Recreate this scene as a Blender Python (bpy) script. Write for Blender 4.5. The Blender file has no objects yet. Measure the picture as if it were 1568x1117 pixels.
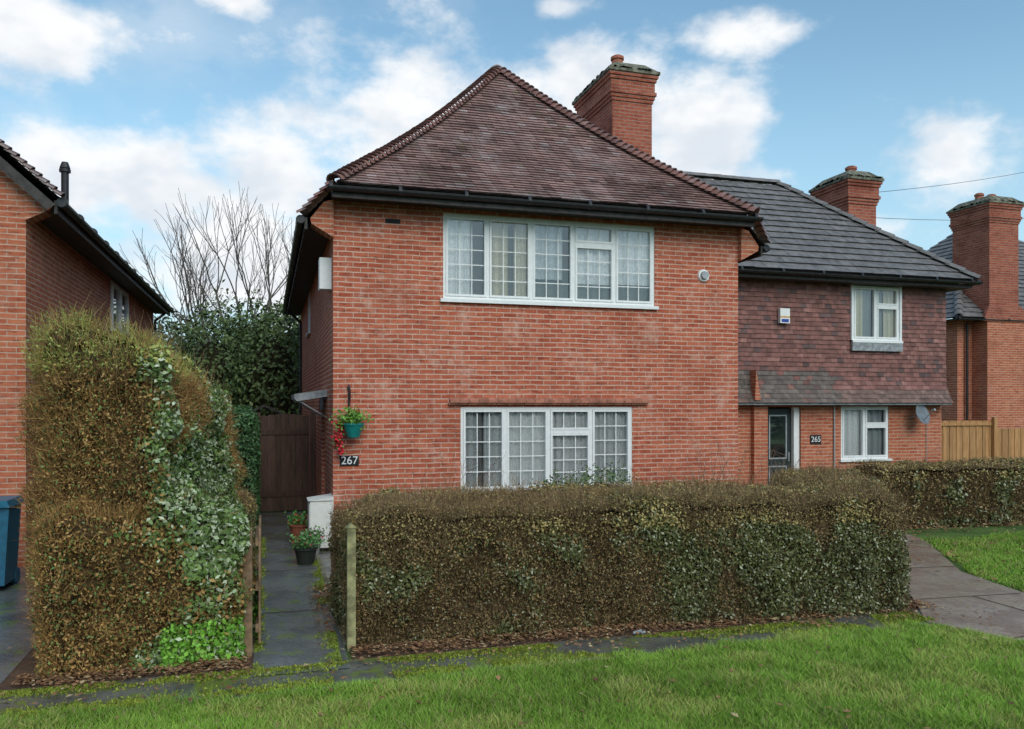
import bpy, math, random
import numpy as np
from mathutils import Vector, Matrix, noise as mnoise
random.seed(7); RNG=np.random.default_rng(11)
scene=bpy.context.scene
EYE=2.2
# ---------------------------------------------------------------- helpers
def empty(name,loc=(0,0,0)):
    e=bpy.data.objects.new(name,None); scene.collection.objects.link(e); e.location=loc; e.empty_display_size=.2; return e
class MB:
    def __init__(s,T=None): s.v=[];s.f=[];s.uv=[];s.c=[];s.T=T
    def poly(s,pts,col=(1,1,1),uv=None):
        b=len(s.v); pts=[Vector(p) for p in pts]
        if uv is None:
            n=(pts[1]-pts[0]).cross(pts[2]-pts[0])
            if n.length<1e-12: n=Vector((0,0,1))
            n.normalize()
            if abs(n.z)>.995: uv=[(p.x,p.y) for p in pts]
            else:
                t=Vector((0,0,1)).cross(n).normalized(); bt=n.cross(t)
                uv=[(p.dot(t),p.dot(bt)) for p in pts]
        s.v+= [tuple(p) for p in pts]; s.f.append(list(range(b,b+len(pts)))); s.uv+=list(uv); s.c+=[(*col,1)]*len(pts)
    def box(s,x0,x1,y0,y1,z0,z1,col=(1,1,1)):
        P=[(x0,y0,z0),(x1,y0,z0),(x1,y1,z0),(x0,y1,z0),(x0,y0,z1),(x1,y0,z1),(x1,y1,z1),(x0,y1,z1)]
        for f in ((0,1,5,4),(1,2,6,5),(2,3,7,6),(3,0,4,7),(4,5,6,7),(3,2,1,0)): s.poly([P[i] for i in f],col)
    def cyl(s,p0,p1,r0,r1=None,seg=10,col=(1,1,1),cap=True):
        p0=Vector(p0);p1=Vector(p1); r1=r0 if r1 is None else r1
        d=(p1-p0).normalized(); a=d.orthogonal().normalized(); b=d.cross(a)
        A=[p0+(a*math.cos(2*math.pi*i/seg)+b*math.sin(2*math.pi*i/seg))*r0 for i in range(seg)]
        B=[p1+(a*math.cos(2*math.pi*i/seg)+b*math.sin(2*math.pi*i/seg))*r1 for i in range(seg)]
        for i in range(seg):
            j=(i+1)%seg; s.poly([A[i],A[j],B[j],B[i]],col)
        if cap:
            s.poly(B,col); s.poly(A[::-1],col)
    def prism(s,prof,y0,y1,col=(1,1,1)): # prof list of (x,z)
        n=len(prof)
        s.poly([(x,y0,z) for x,z in prof],col); s.poly([(x,y1,z) for x,z in prof][::-1],col)
        for i in range(n):
            a=prof[i];b=prof[(i+1)%n]
            s.poly([(a[0],y0,a[1]),(a[0],y1,a[1]),(b[0],y1,b[1]),(b[0],y0,b[1])],col)
    def ring(s,x0,x1,z0,z1,y0,y1,w):
        s.box(x0,x1,y0,y1,z1-w,z1); s.box(x0,x1,y0,y1,z0,z0+w)
        s.box(x0,x0+w,y0,y1,z0+w,z1-w); s.box(x1-w,x1,y0,y1,z0+w,z1-w)
    def build(s,name,mat,parent=None,smooth=False,bevel=0):
        me=bpy.data.meshes.new(name); v=s.v
        if s.T is not None: v=[tuple(s.T@Vector(p)) for p in v]
        me.from_pydata(v,[],s.f)
        u=me.uv_layers.new(name='UVMap'); u.data.foreach_set('uv',np.array(s.uv,dtype=np.float32).ravel())
        c=me.color_attributes.new('Col','FLOAT_COLOR','POINT'); c.data.foreach_set('color',np.array(s.c,dtype=np.float32).ravel())
        me.materials.append(mat)
        o=bpy.data.objects.new(name,me); scene.collection.objects.link(o)
        if parent: o.parent=parent; 
        if smooth: me.polygons.foreach_set('use_smooth',[True]*len(me.polygons))
        return o
def quadcloud(name,V,C,mat,parent=None,nv=4):
    """V (N,nv,3), C (N,3)"""
    N=len(V); me=bpy.data.meshes.new(name)
    me.vertices.add(N*nv); me.vertices.foreach_set('co',V.astype(np.float32).ravel())
    me.loops.add(N*nv); me.loops.foreach_set('vertex_index',np.arange(N*nv,dtype=np.int32))
    me.polygons.add(N); me.polygons.foreach_set('loop_start',np.arange(0,N*nv,nv,dtype=np.int32))
    try: me.polygons.foreach_set('loop_total',np.full(N,nv,dtype=np.int32))
    except Exception: pass
    me.update(calc_edges=True)
    c=me.color_attributes.new('Col','FLOAT_COLOR','POINT')
    CC=np.ones((N,nv,4),dtype=np.float32); CC[:,:,:3]=C[:,None,:]
    c.data.foreach_set('color',CC.ravel()); me.materials.append(mat)
    o=bpy.data.objects.new(name,me); scene.collection.objects.link(o)
    if parent: o.parent=parent
    return o
def vnoise(P,s,seed=0):
    P=P*s+seed*17.37; i=np.floor(P).astype(np.int64); f=P-i; f=f*f*(3-2*f)
    def h(a,b,c):
        n=(a*374761393+b*668265263+c*2147483647+seed*974711)&0xffffffff
        n=((n^(n>>13))*1274126177)&0xffffffff; n=(n^(n>>16))&0xffff
        return n/65535.
    r=0
    for dx in (0,1):
        for dy in (0,1):
            for dz in (0,1):
                w=(f[:,0] if dx else 1-f[:,0])*(f[:,1] if dy else 1-f[:,1])*(f[:,2] if dz else 1-f[:,2])
                r=r+w*h(i[:,0]+dx,i[:,1]+dy,i[:,2]+dz)
    return r
def fbm(P,s,seed=0): return (vnoise(P,s,seed)*.55+vnoise(P,s*2.1,seed+1)*.28+vnoise(P,s*4.3,seed+2)*.17)
def nrm(a): return a/np.maximum(np.linalg.norm(a,axis=-1,keepdims=True),1e-9)
def leaves(P,Nn,L,W,spread=.9):
    N=len(P); n=nrm(Nn+RNG.normal(0,spread,(N,3))*.8); t=nrm(np.cross(n,RNG.normal(0,1,(N,3)))); b=np.cross(n,t)
    L=np.asarray(L).reshape(-1,1); W=np.asarray(W).reshape(-1,1)
    return np.stack([P-t*L,P+b*W-t*L*.1+n*W*.25,P+t*L,P-b*W-t*L*.1+n*W*.25],axis=1)
def twigs(P,D,L,W):
    N=len(P); t=nrm(D); b=nrm(np.cross(t,RNG.normal(0,1,(N,3))))
    L=np.asarray(L).reshape(-1,1)
    return np.stack([P-b*W,P+b*W,P+t*L+b*W*.4,P+t*L-b*W*.4],axis=1)
# ---------------------------------------------------------------- materials
def newmat(name):
    m=bpy.data.materials.new(name); m.use_nodes=True; nt=m.node_tree
    return m,nt,nt.nodes['Principled BSDF']
def node(nt,t,**k):
    n=nt.nodes.new(t)
    for a,b in k.items(): setattr(n,a,b)
    return n
def mixc(nt,fac,a,b,bt='MIX'):
    n=nt.nodes.new('ShaderNodeMix'); n.data_type='RGBA'; n.blend_type=bt
    for s,v in ((n.inputs[0],fac),(n.inputs[6],a),(n.inputs[7],b)):
        if hasattr(v,'is_linked') or isinstance(v,bpy.types.NodeSocket): nt.links.new(v,s)
        elif isinstance(v,(int,float)): s.default_value=v
        else: s.default_value=(*v,1)
    return n.outputs[2]
def noise_n(nt,vec,scale,detail=4,rough=.55):
    n=nt.nodes.new('ShaderNodeTexNoise'); n.inputs['Scale'].default_value=scale; n.inputs['Detail'].default_value=min(detail,3.5) if detail<8 else 6; n.inputs['Roughness'].default_value=rough
    if vec is not None: nt.links.new(vec,n.inputs['Vector'])
    return n.outputs['Fac']
def mrange(nt,v,a,b,c=0,d=1,smooth=True):
    n=nt.nodes.new('ShaderNodeMapRange')
    if smooth: n.interpolation_type='SMOOTHSTEP'
    nt.links.new(v,n.inputs[0])
    for i,x in enumerate((a,b,c,d)): n.inputs[i+1].default_value=x
    return n.outputs[0]
def bump(nt,h,p,strength=.5,dist=.01):
    n=nt.nodes.new('ShaderNodeBump'); n.inputs['Strength'].default_value=strength; n.inputs['Distance'].default_value=dist
    nt.links.new(h,n.inputs['Height']); nt.links.new(n.outputs[0],p.inputs['Normal'])
def simple(name,col,rough=.6,metal=0,var=.15,scale=12,spec=.4):
    m,nt,p=newmat(name); tc=node(nt,'ShaderNodeTexCoord').outputs['Object']
    f=noise_n(nt,tc,scale,3)
    c=mixc(nt,mrange(nt,f,.3,.7),tuple(x*(1-var) for x in col),tuple(min(1,x*(1+var)) for x in col))
    nt.links.new(c,p.inputs['Base Color']); p.inputs['Roughness'].default_value=rough; p.inputs['Metallic'].default_value=metal
    p.inputs['Specular IOR Level'].default_value=spec
    return m
def attrmat(name,rough=.6,spec=.4,mul=1,noise_scale=30,var=.2,bmp=0,lichen=None):
    m,nt,p=newmat(name); a=node(nt,'ShaderNodeAttribute',attribute_name='Col')
    p.inputs['Roughness'].default_value=rough; p.inputs['Specular IOR Level'].default_value=spec
    if not bmp:
        nt.links.new(a.outputs['Color'],p.inputs['Base Color']); return m
    tc=node(nt,'ShaderNodeTexCoord').outputs['Object']
    f=noise_n(nt,tc,noise_scale,3); v=mrange(nt,f,.3,.7,1-var,1+var)
    h=node(nt,'ShaderNodeVectorMath',operation='SCALE'); nt.links.new(a.outputs['Color'],h.inputs[0]); nt.links.new(v,h.inputs['Scale'])
    c=h.outputs[0]
    if lichen:
        f2=noise_n(nt,tc,1.3,4,.7); c=mixc(nt,mrange(nt,f2,.5,.72,0,.5),c,lichen)
        f3=noise_n(nt,tc,3.1,4,.7); c=mixc(nt,mrange(nt,f3,.60,.72,0,.4),c,(.20,.20,.10))
    nt.links.new(c,p.inputs['Base Color'])
    return m
def brickmat(name,c1,c2,mort,pale=.35,dark=.3):
    m,nt,p=newmat(name); uv=node(nt,'ShaderNodeUVMap').outputs[0]
    wn=node(nt,'ShaderNodeTexNoise'); wn.inputs['Scale'].default_value=2.5; wn.inputs['Detail'].default_value=1; nt.links.new(uv,wn.inputs['Vector'])
    w1=node(nt,'ShaderNodeVectorMath',operation='SUBTRACT'); nt.links.new(wn.outputs['Color'],w1.inputs[0]); w1.inputs[1].default_value=(.5,.5,.5)
    w2=node(nt,'ShaderNodeVectorMath',operation='SCALE'); nt.links.new(w1.outputs[0],w2.inputs[0]); w2.inputs['Scale'].default_value=.025
    w3=node(nt,'ShaderNodeVectorMath',operation='ADD'); nt.links.new(uv,w3.inputs[0]); nt.links.new(w2.outputs[0],w3.inputs[1])
    b=node(nt,'ShaderNodeTexBrick'); nt.links.new(w3.outputs[0],b.inputs['Vector'])
    b.inputs['Scale'].default_value=1; b.inputs['Brick Width'].default_value=.225; b.inputs['Row Height'].default_value=.0765
    b.inputs['Mortar Size'].default_value=.0075; b.inputs['Mortar Smooth'].default_value=.25
    b.inputs['Color1'].default_value=(*c1,1); b.inputs['Color2'].default_value=(*c2,1); b.inputs['Mortar'].default_value=(*[x*.85 for x in mort],1)
    # bed joints read stronger than perpends
    sx=node(nt,'ShaderNodeSeparateXYZ'); nt.links.new(w3.outputs[0],sx.inputs[0])
    q=node(nt,'ShaderNodeMath',operation='DIVIDE'); nt.links.new(sx.outputs['Y'],q.inputs[0]); q.inputs[1].default_value=.0765
    fr=node(nt,'ShaderNodeMath',operation='FRACT'); nt.links.new(q.outputs[0],fr.inputs[0])
    pp=node(nt,'ShaderNodeMath',operation='SUBTRACT'); nt.links.new(fr.outputs[0],pp.inputs[0]); pp.inputs[1].default_value=.5
    aa=node(nt,'ShaderNodeMath',operation='ABSOLUTE'); nt.links.new(pp.outputs[0],aa.inputs[0])
    bed=mrange(nt,aa.outputs[0],.34,.42)
    mp=node(nt,'ShaderNodeMapping'); mp.inputs['Scale'].default_value=(3.6,13.07,1); nt.links.new(uv,mp.inputs[0])
    n1=noise_n(nt,mp.outputs[0],1.3,3,.75); n2=noise_n(nt,uv,.8,4,.7); n3=noise_n(nt,uv,1.9,4,.75); n4=noise_n(nt,uv,9,3,.6)
    c=mixc(nt,mrange(nt,n1,.52,.68,0,.75),b.outputs['Color'],tuple(x*.42 for x in c1))
    c=mixc(nt,mrange(nt,n1,.47,.32,0,.6),c,(c2[0]*1.12,c2[1]*1.35,c2[2]*1.3))
    bedf=node(nt,'ShaderNodeMath',operation='MULTIPLY'); nt.links.new(bed,bedf.inputs[0]); nt.links.new(mrange(nt,n4,.35,.62,.3,1),bedf.inputs[1])
    c=mixc(nt,bedf.outputs[0],c,mort)
    c=mixc(nt,mrange(nt,n2,.46,.70,0,dark),c,tuple(x*.5 for x in c1))
    pf=node(nt,'ShaderNodeMath',operation='MULTIPLY'); nt.links.new(mrange(nt,n3,.5,.70,0,pale),pf.inputs[0]); nt.links.new(mrange(nt,n4,.4,.6,.3,1),pf.inputs[1])
    c=mixc(nt,pf.outputs[0],c,(.68,.46,.36))
    nt.links.new(c,p.inputs['Base Color']); p.inputs['Roughness'].default_value=.85; p.inputs['Specular IOR Level'].default_value=.2
    inv=node(nt,'ShaderNodeMath',operation='MULTIPLY_ADD'); nt.links.new(b.outputs['Fac'],inv.inputs[0]); inv.inputs[1].default_value=-1; nt.links.new(n1,inv.inputs[2])
    bump(nt,inv.outputs[0],p,.6,.01)
    return m
M_brick=brickmat('red_brick',(.40,.088,.046),(.54,.155,.085),(.66,.44,.34),pale=.45,dark=.35)
M_brick2=brickmat('orange_brick',(.42,.105,.052),(.52,.165,.085),(.58,.38,.28),pale=.2,dark=.4)
M_brickch=brickmat('chimney_brick',(.30,.07,.04),(.40,.115,.065),(.38,.24,.19),pale=.05,dark=.7)
M_white=simple('white_upvc',(.80,.80,.78),.35,var=.04)
M_black=simple('black_gutter_paint',(.022,.022,.024),.4,var=.3)
M_soffit=simple('dark_soffit',(.04,.033,.03),.6,var=.4)
M_under=simple('roof_underlay',(.03,.022,.02),.9)
M_tile=attrmat('clay_roof_tile',.36,.6,noise_scale=2.2,var=.2,bmp=.2,lichen=(.46,.38,.37))
M_tile2=attrmat('concrete_roof_tile',.5,.5,noise_scale=6,var=.25,bmp=.2)
M_hung=attrmat('hung_clay_tile',.65,.35,noise_scale=8,var=.25,bmp=.2)
M_cap=simple('chimney_mortar_cap',(.15,.145,.105),.9,var=.6,scale=7)
M_pot=simple('terracotta_pot',(.36,.12,.07),.8,var=.25)
M_leaf=attrmat('leaf',.5,.3)
M_twig=attrmat('twig',.8,.15)
M_grass=attrmat('grass_blade',.55,.15)
M_bark=simple('bark',(.17,.14,.12),.9,var=.35,scale=8)
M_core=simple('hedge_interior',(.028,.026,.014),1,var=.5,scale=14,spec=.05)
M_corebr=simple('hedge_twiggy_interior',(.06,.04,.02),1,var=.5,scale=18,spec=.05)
M_dark=simple('dark_interior',(.02,.02,.022),.9)
M_room=simple('room_interior',(.35,.33,.30),.9)
M_wood=simple('weathered_post_wood',(.22,.14,.08),.85,var=.4,scale=10)
M_green=simple('mossy_wood',(.27,.25,.12),.85,var=.45,scale=10)
M_metal=simple('grey_metal',(.38,.39,.40),.4,metal=.3)
M_teal=simple('teal_plastic',(.01,.20,.18),.4)
M_lead=simple('lead_flashing',(.28,.29,.30),.5,var=.3)
def woodmat(name,a,b,sc=7):
    m,nt,p=newmat(name); at=node(nt,'ShaderNodeAttribute',attribute_name='Col'); tc=node(nt,'ShaderNodeTexCoord').outputs['Object']
    mp=node(nt,'ShaderNodeMapping'); mp.inputs['Scale'].default_value=(sc*4,sc*4,sc*.4); nt.links.new(tc,mp.inputs[0])
    f=noise_n(nt,mp.outputs[0],1,4,.65); c=mixc(nt,mrange(nt,f,.3,.7),a,b); c=mixc(nt,1.,c,at.outputs['Color'],'MULTIPLY')
    nt.links.new(c,p.inputs['Base Color']); p.inputs['Roughness'].default_value=.8; bump(nt,f,p,.3,.01); return m
M_gate=woodmat('dark_stained_boards',(.065,.034,.024),(.12,.065,.045))
M_fence=woodmat('larch_fence_boards',(.36,.17,.06),(.50,.27,.11))
def glass():
    m,nt,p=newmat('window_glass'); nt.nodes.remove(p); out=nt.nodes['Material Output']
    fr=node(nt,'ShaderNodeFresnel'); fr.inputs['IOR'].default_value=1.6
    g=node(nt,'ShaderNodeBsdfGlossy'); g.inputs['Roughness'].default_value=.02; g.inputs['Color'].default_value=(.95,.97,1,1)
    t=node(nt,'ShaderNodeBsdfTransparent'); t.inputs['Color'].default_value=(.97,.98,.98,1)
    tc=node(nt,'ShaderNodeTexCoord').outputs['Object']; nf=noise_n(nt,tc,.9,1)
    bn=node(nt,'ShaderNodeBump'); bn.inputs['Strength'].default_value=.12; bn.inputs['Distance'].default_value=.05; nt.links.new(nf,bn.inputs['Height']); nt.links.new(bn.outputs[0],g.inputs['Normal'])
    ad=node(nt,'ShaderNodeMath',operation='ADD'); nt.links.new(fr.outputs[0],ad.inputs[0]); ad.inputs[1].default_value=.07
    mx=node(nt,'ShaderNodeMixShader'); nt.links.new(ad.outputs[0],mx.inputs[0]); nt.links.new(t.outputs[0],mx.inputs[1]); nt.links.new(g.outputs[0],mx.inputs[2]); nt.links.new(mx.outputs[0],out.inputs[0]); return m
M_glass=glass()
def curtainmat():
    m,nt,p=newmat('net_curtain'); nt.nodes.remove(p); out=nt.nodes['Material Output']
    uv=node(nt,'ShaderNodeUVMap').outputs[0]; a=node(nt,'ShaderNodeAttribute',attribute_name='Col')
    f=noise_n(nt,uv,26,3); c=mixc(nt,mrange(nt,f,.35,.65,0,1),(.74,.75,.75),(.92,.92,.90)); c=mixc(nt,1.,c,a.outputs['Color'],'MULTIPLY')
    d=node(nt,'ShaderNodeBsdfDiffuse'); nt.links.new(c,d.inputs[0]); nt.links.new(d.outputs[0],out.inputs[0]); return m
M_curt=curtainmat()
# ---------------------------------------------------------------- building pieces
def wall(mb,x0,x1,z0,z1,y,ops,depth=.2):
    """wall facing -Y with openings (xa,xb,za,zb)"""
    xs=sorted(set([x0,x1]+[o[0] for o in ops]+[o[1] for o in ops])); zs=sorted(set([z0,z1]+[o[2] for o in ops]+[o[3] for o in ops]))
    for i in range(len(xs)-1):
        for j in range(len(zs)-1):
            cx=(xs[i]+xs[i+1])/2; cz=(zs[j]+zs[j+1])/2
            if any(o[0]<cx<o[1] and o[2]<cz<o[3] for o in ops): continue
            mb.poly([(xs[i],y,zs[j]),(xs[i+1],y,zs[j]),(xs[i+1],y,zs[j+1]),(xs[i],y,zs[j+1])])
    for a,b,c,d in ops:
        e=y+depth
        mb.poly([(a,y,c),(a,e,c),(a,e,d),(a,y,d)]); mb.poly([(b,e,c),(b,y,c),(b,y,d),(b,e,d)])
        mb.poly([(a,y,d),(a,e,d),(b,e,d),(b,y,d)]); mb.poly([(a,e,c),(a,y,c),(b,y,c),(b,e,c)])
def window(parent,name,x0,x1,z0,z1,y,n,vents=(),bars=(2,4),curt=None,T=None,sill=True,thick=(),ventf=.27):
    F=MB(T);G=MB(T);B=MB(T);C=MB(T)
    F.ring(x0,x1,z0,z1,y+.015,y+.095,.045)
    w=(x1-x0)/n
    for i in range(1,n):
        hw=.04 if i in thick else .022
        F.box(x0+w*i-hw,x0+w*i+hw,y+.012,y+.09,z0+.045,z1-.045)
    for i in range(n):
        a=x0+w*i+(.045 if i==0 else .024); b=x0+w*(i+1)-(.045 if i==n-1 else .024)
        parts=[(z0+.046,z1-.046,bars[1])]
        if i in vents:
            zt=z1-(z1-z0)*ventf; F.box(a,b,y+.008,y+.088,zt-.028,zt+.028); parts=[(z0+.046,zt-.028,bars[1]-1),(zt+.028,z1-.046,1)]
        for (c,d,m) in parts:
            F.ring(a+.002,b-.002,c+.002,d-.002,y+.002,y+.07,.034)
            G.poly([(a+.034,y+.05,c+.034),(b-.034,y+.05,c+.034),(b-.034,y+.05,d-.034),(a+.034,y+.05,d-.034)])
            gx=a+.036;hx=b-.036;gz=c+.036;hz=d-.036
            if bars[0]:
                for k in range(1,bars[0]+1):
                    xx=gx+(hx-gx)*k/(bars[0]+1); B.box(xx-.0075,xx+.0075,y+.040,y+.048,gz,hz)
                for k in range(1,m):
                    zz=gz+(hz-gz)*k/m; B.box(gx,hx,y+.041,y+.0475,zz-.0075,zz+.0075)
    if sill: F.box(x0-.05,x1+.05,y-.06,y+.1,z0-.055,z0-.001)
    for (a,b,zlo,zhi,col,fr) in (curt or []):
        N=max(8,int((b-a)*60)); pr=None
        ph=random.random()*6
        for k in range(N+1):
            xx=a+(b-a)*k/N; yy=y+.125+.022*math.sin(xx*fr+ph+1.3*math.sin(xx*7))+.01*math.sin(xx*fr*2.3)
            if pr: C.poly([(pr[0],pr[1],zlo),(xx,yy,zlo),(xx,yy,zhi),(pr[0],pr[1],zhi)],col)
            pr=(xx,yy)
    F.build(name+'_frame',M_white,parent); G.build(name+'_glass',M_glass,parent)
    if B.v: B.build(name+'_glazing_bars',M_white,parent)
    if C.v: C.build(name+'_curtain',M_curt,parent)
def roof_face(mt,mu,P,L,R,slen,w,gauge,colf,n,lift=.03,wave=0):
    n=Vector(n).normalized(); rows=int(slen/gauge+.02)
    for i in range(rows):
        s0=i*gauge/slen; s1=min(1,(i+1.35)*gauge/slen); se=min(1,(i+1)*gauge/slen)
        l,r=L(s0),R(s0); lu,ru=L(se),R(se)
        if r-l<.02: continue
        a,b,c,d=P(l,s0),P(r,s0),P(ru,se),P(lu,se)
        mu.poly([Vector(a)-n*.01,Vector(b)-n*.01,Vector(c)-n*.01,Vector(d)-n*.01])
        u=l-(.5*w if i%2 else 0)-random.random()*.01
        while u<r:
            ua=max(u+.002,l); ub=min(u+w-.002,r)
            if ub-ua>.02:
                j=random.uniform(-.004,.004); jl=random.uniform(-.003,.006)
                lf=lift+jl; L1,R1=L(s1),R(s1)
                ta=min(max(ua,L1),R1); tb=min(max(ub,L1),R1)
                wv=wave*mnoise.noise(Vector((ua*.9,i*.08,0)))
                s0j=max(0,s0+(j+wv)/slen) if i else s0
                A=Vector(P(ua,s0j))+n*lf; B=Vector(P(ub,s0j))+n*(lf+random.uniform(-.003,.003)); Cc=Vector(P(tb,s1))+n*.006; D=Vector(P(ta,s1))+n*.006
                col=colf((ua,i,s0)); mt.poly([A,B,Cc,D],col)
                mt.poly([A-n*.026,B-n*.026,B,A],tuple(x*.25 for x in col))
            u+=w
def hipcaps(mb,p0,p1,g,step,r,colf,flare=1.25,lf=.03):
    p0=Vector(p0);p1=Vector(p1); D=p1-p0; n=int(D.length/step); d=D.normalized()
    w=d.cross(Vector((0,0,1))).normalized(); up=w.cross(d).normalized()
    for i in range(n):
        a=Vector(g(p0+D*(i/n)))+up*(lf+random.uniform(-.004,.004)); b=Vector(g(p0+D*min(1,(i+1.25)/n)))+up*.0
        col=colf((i,0,0)); pa=pb=None
        for k in range(8):
            t=math.pi*(.02+.96*k/7)
            qa=a+(w*math.cos(t)+up*math.sin(t)*.85-up*.02)*r*flare; qb=b+(w*math.cos(t)+up*math.sin(t)*.85-up*.02)*r
            if pa: 
                mb.poly([pa,qa,qb,pb],col)
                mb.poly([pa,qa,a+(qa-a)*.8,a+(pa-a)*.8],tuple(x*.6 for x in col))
            pa,pb=qa,qb
def gutter(mb,p0,p1,r=.06):
    p0=Vector(p0);p1=Vector(p1);d=(p1-p0).normalized();w=d.cross(Vector((0,0,1))).normalized();up=Vector((0,0,1))
    prev=None
    for k in range(9):
        t=math.pi*(1+k/8); q=w*math.cos(t)*r+up*math.sin(t)*r
        if prev is not None: mb.poly([p0+prev,p1+prev,p1+q,p0+q])
        prev=q
    L=(p1-p0).length
    for k in range(int(L/1.0)+1):
        c=p0+d*min(L,k*1.0+.05); mb.cyl(c-d*.025,c+d*.025,r*1.12,seg=12)
def claycol(k):
    t=random.random(); base=(.36,.215,.19)
    s=random.uniform(.88,1.12)
    if t>.95: base=(.44,.33,.31)
    elif t<.05: base=(.22,.12,.10)
    h=mnoise.noise(Vector((k[0]*.5,k[2]*4,3))); rw=((int(k[1])*7919)%13)/13.
    return tuple(x*s*(.88+.24*rw)*(1+.25*h) for x in base)
def hipcol(k):
    s=random.uniform(.7,1.15); return (.27*s,.13*s,.105*s)
def greycol(k):
    s=random.uniform(.88,1.12); return (.155*s,.143*s,.138*s)
# ================================================================= MAIN HOUSE
H=empty('brick_house')
XL,XR,YF,YB=.94,7.85,12.55,25.
W=MB(); wall(W,XL,XR,-.1,5.27,YF,[(2.62,6.25,3.84,5.2),(2.9,5.84,.8,2.17)])
W.build('front_wall',M_brick,H)
TL=Matrix.Translation((XL,0,0))@Matrix.Rotation(math.radians(-90),4,'Z')
def LX(y): return -y
S=MB(TL); wall(S,LX(YB),LX(YF),-.1,5.2,0,[(LX(15.3),LX(14.35),0,2.1),(LX(20.6),LX(19.4),3.9,4.85)],depth=.3)
S.build('side_wall',M_brick,H)
R_=MB(); R_.poly([(XR,YF,-.1),(XR,YB,-.1),(XR,YB,5.2),(XR,YF,5.2)]); R_.poly([(XR,YB,-.1),(XL,YB,-.1),(XL,YB,5.2),(XR,YB,5.2)]); R_.build('rear_walls',M_brick,H)
white=(1,1,1); cream=(.78,.70,.52); grey=(.50,.53,.55); dkr=(.10,.10,.09)  # dkr: dark room in the curtain gaps, its shade painted as curtain strips
cu=[(2.66,3.10,3.86,5.2,white,38),(3.10,3.30,3.86,5.2,dkr,10),(3.30,3.70,3.86,5.2,cream,44),(3.70,3.80,3.86,5.2,dkr,10),(3.80,4.12,3.86,5.2,cream,40),(4.12,4.65,4.25,5.2,(.72,.76,.78),40),(4.65,4.80,3.86,5.2,dkr,12),(4.80,5.5,4.2,5.2,white,30),(5.50,5.62,3.86,5.2,dkr,12),(5.62,6.22,4.22,5.2,white,36),(4.12,6.22,3.86,4.2,(.22,.24,.22),30)]  # last entry: dark reflection low in the right lights, painted as curtain colour
window(H,'bedroom_window',2.62,6.25,3.86,5.2,YF,5,vents=(3,),bars=(2,5),curt=cu,thick=(2,))
cl=[(2.92,3.2,.82,2.15,(.72,.75,.76),40),(3.2,3.3,.82,2.15,(.25,.25,.25),40),(3.3,3.62,.82,2.15,(.8,.82,.83),40),(3.62,4.5,.82,2.15,white,36),(4.5,5.15,.82,2.15,(.88,.88,.88),42),(5.15,5.83,.82,2.15,(.82,.83,.83),38)]
window(H,'living_room_window',2.9,5.84,.82,2.17,YF,4,vents=(2,),bars=(2,5),curt=cl,thick=(1,),ventf=.3)
window(H,'side_window',LX(20.6),LX(19.4),3.9,4.85,0,2,bars=(0,1),curt=[(LX(20.5),LX(19.5),3.9,4.85,white,30)],T=TL)
rm=MB(); rm.box(1.2,7.6,YF+1.6,YF+1.65,0,5.2); rm.box(1.2,7.6,YF+.3,YF+1.6,2.6,2.7); rm.build('room_partition',M_room,H)
li=MB()
for k in range(22):
    a=2.72+k*.155; c=random.uniform(.8,1.15)
    li.box(a,a+.148,YF-.085,YF-.002,2.235,2.265,(.40*c,.16*c,.10*c)); li.box(a-.02,a+.126,YF-.06,YF-.002,2.205,2.234,(.35*c,.14*c,.085*c))
    li.poly([(a,YF-.08,2.267),(a+.15,YF-.08,2.267),(a+.15,YF-.001,2.315),(a,YF-.001,2.315)],(.36*c,.15*c,.10*c))
li.build('lintel_tiles',M_hung,H)
ab=MB(); ab.box(1.72,1.95,YF-.006,YF,4.98,5.05)
for k in range(5): ab.box(1.74+k*.042,1.755+k*.042,YF-.009,YF-.006,4.99,5.04)
ab.build('air_brick',M_dark,H)
AP=Vector((4.4,15.76,8.86)); EZ=5.42; rise=AP.z-EZ; run=AP.y-12.1
def g(p):
    p=Vector(p); t=(p.z-EZ)/rise
    if 0<t<1: p.z-=.16*math.sin(math.pi*t)
    return p
mt,mu=MB(),MB()
sl=math.hypot(rise,run)
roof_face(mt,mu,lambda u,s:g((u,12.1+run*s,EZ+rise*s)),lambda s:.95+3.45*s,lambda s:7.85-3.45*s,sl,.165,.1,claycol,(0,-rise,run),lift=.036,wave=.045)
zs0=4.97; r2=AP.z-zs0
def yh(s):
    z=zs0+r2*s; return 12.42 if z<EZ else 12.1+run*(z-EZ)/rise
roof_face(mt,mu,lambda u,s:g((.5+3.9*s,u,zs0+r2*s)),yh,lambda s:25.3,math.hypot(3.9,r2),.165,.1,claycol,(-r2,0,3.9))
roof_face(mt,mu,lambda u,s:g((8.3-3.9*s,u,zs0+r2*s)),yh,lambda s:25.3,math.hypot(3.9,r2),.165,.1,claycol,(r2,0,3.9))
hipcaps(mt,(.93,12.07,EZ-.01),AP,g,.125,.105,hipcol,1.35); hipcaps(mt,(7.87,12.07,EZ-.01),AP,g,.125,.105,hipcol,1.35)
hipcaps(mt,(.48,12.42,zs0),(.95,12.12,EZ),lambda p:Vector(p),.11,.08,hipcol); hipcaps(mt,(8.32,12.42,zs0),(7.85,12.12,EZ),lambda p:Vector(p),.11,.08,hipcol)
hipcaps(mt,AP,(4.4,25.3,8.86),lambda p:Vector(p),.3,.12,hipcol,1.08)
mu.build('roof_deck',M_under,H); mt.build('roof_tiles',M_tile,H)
ga=MB(); gable=MB(); gable.poly([(.94,24.98,5.2),(7.85,24.98,5.2),(4.4,24.98,8.8)]); gable.build('rear_gable',M_brick,H)
so=MB()
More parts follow.
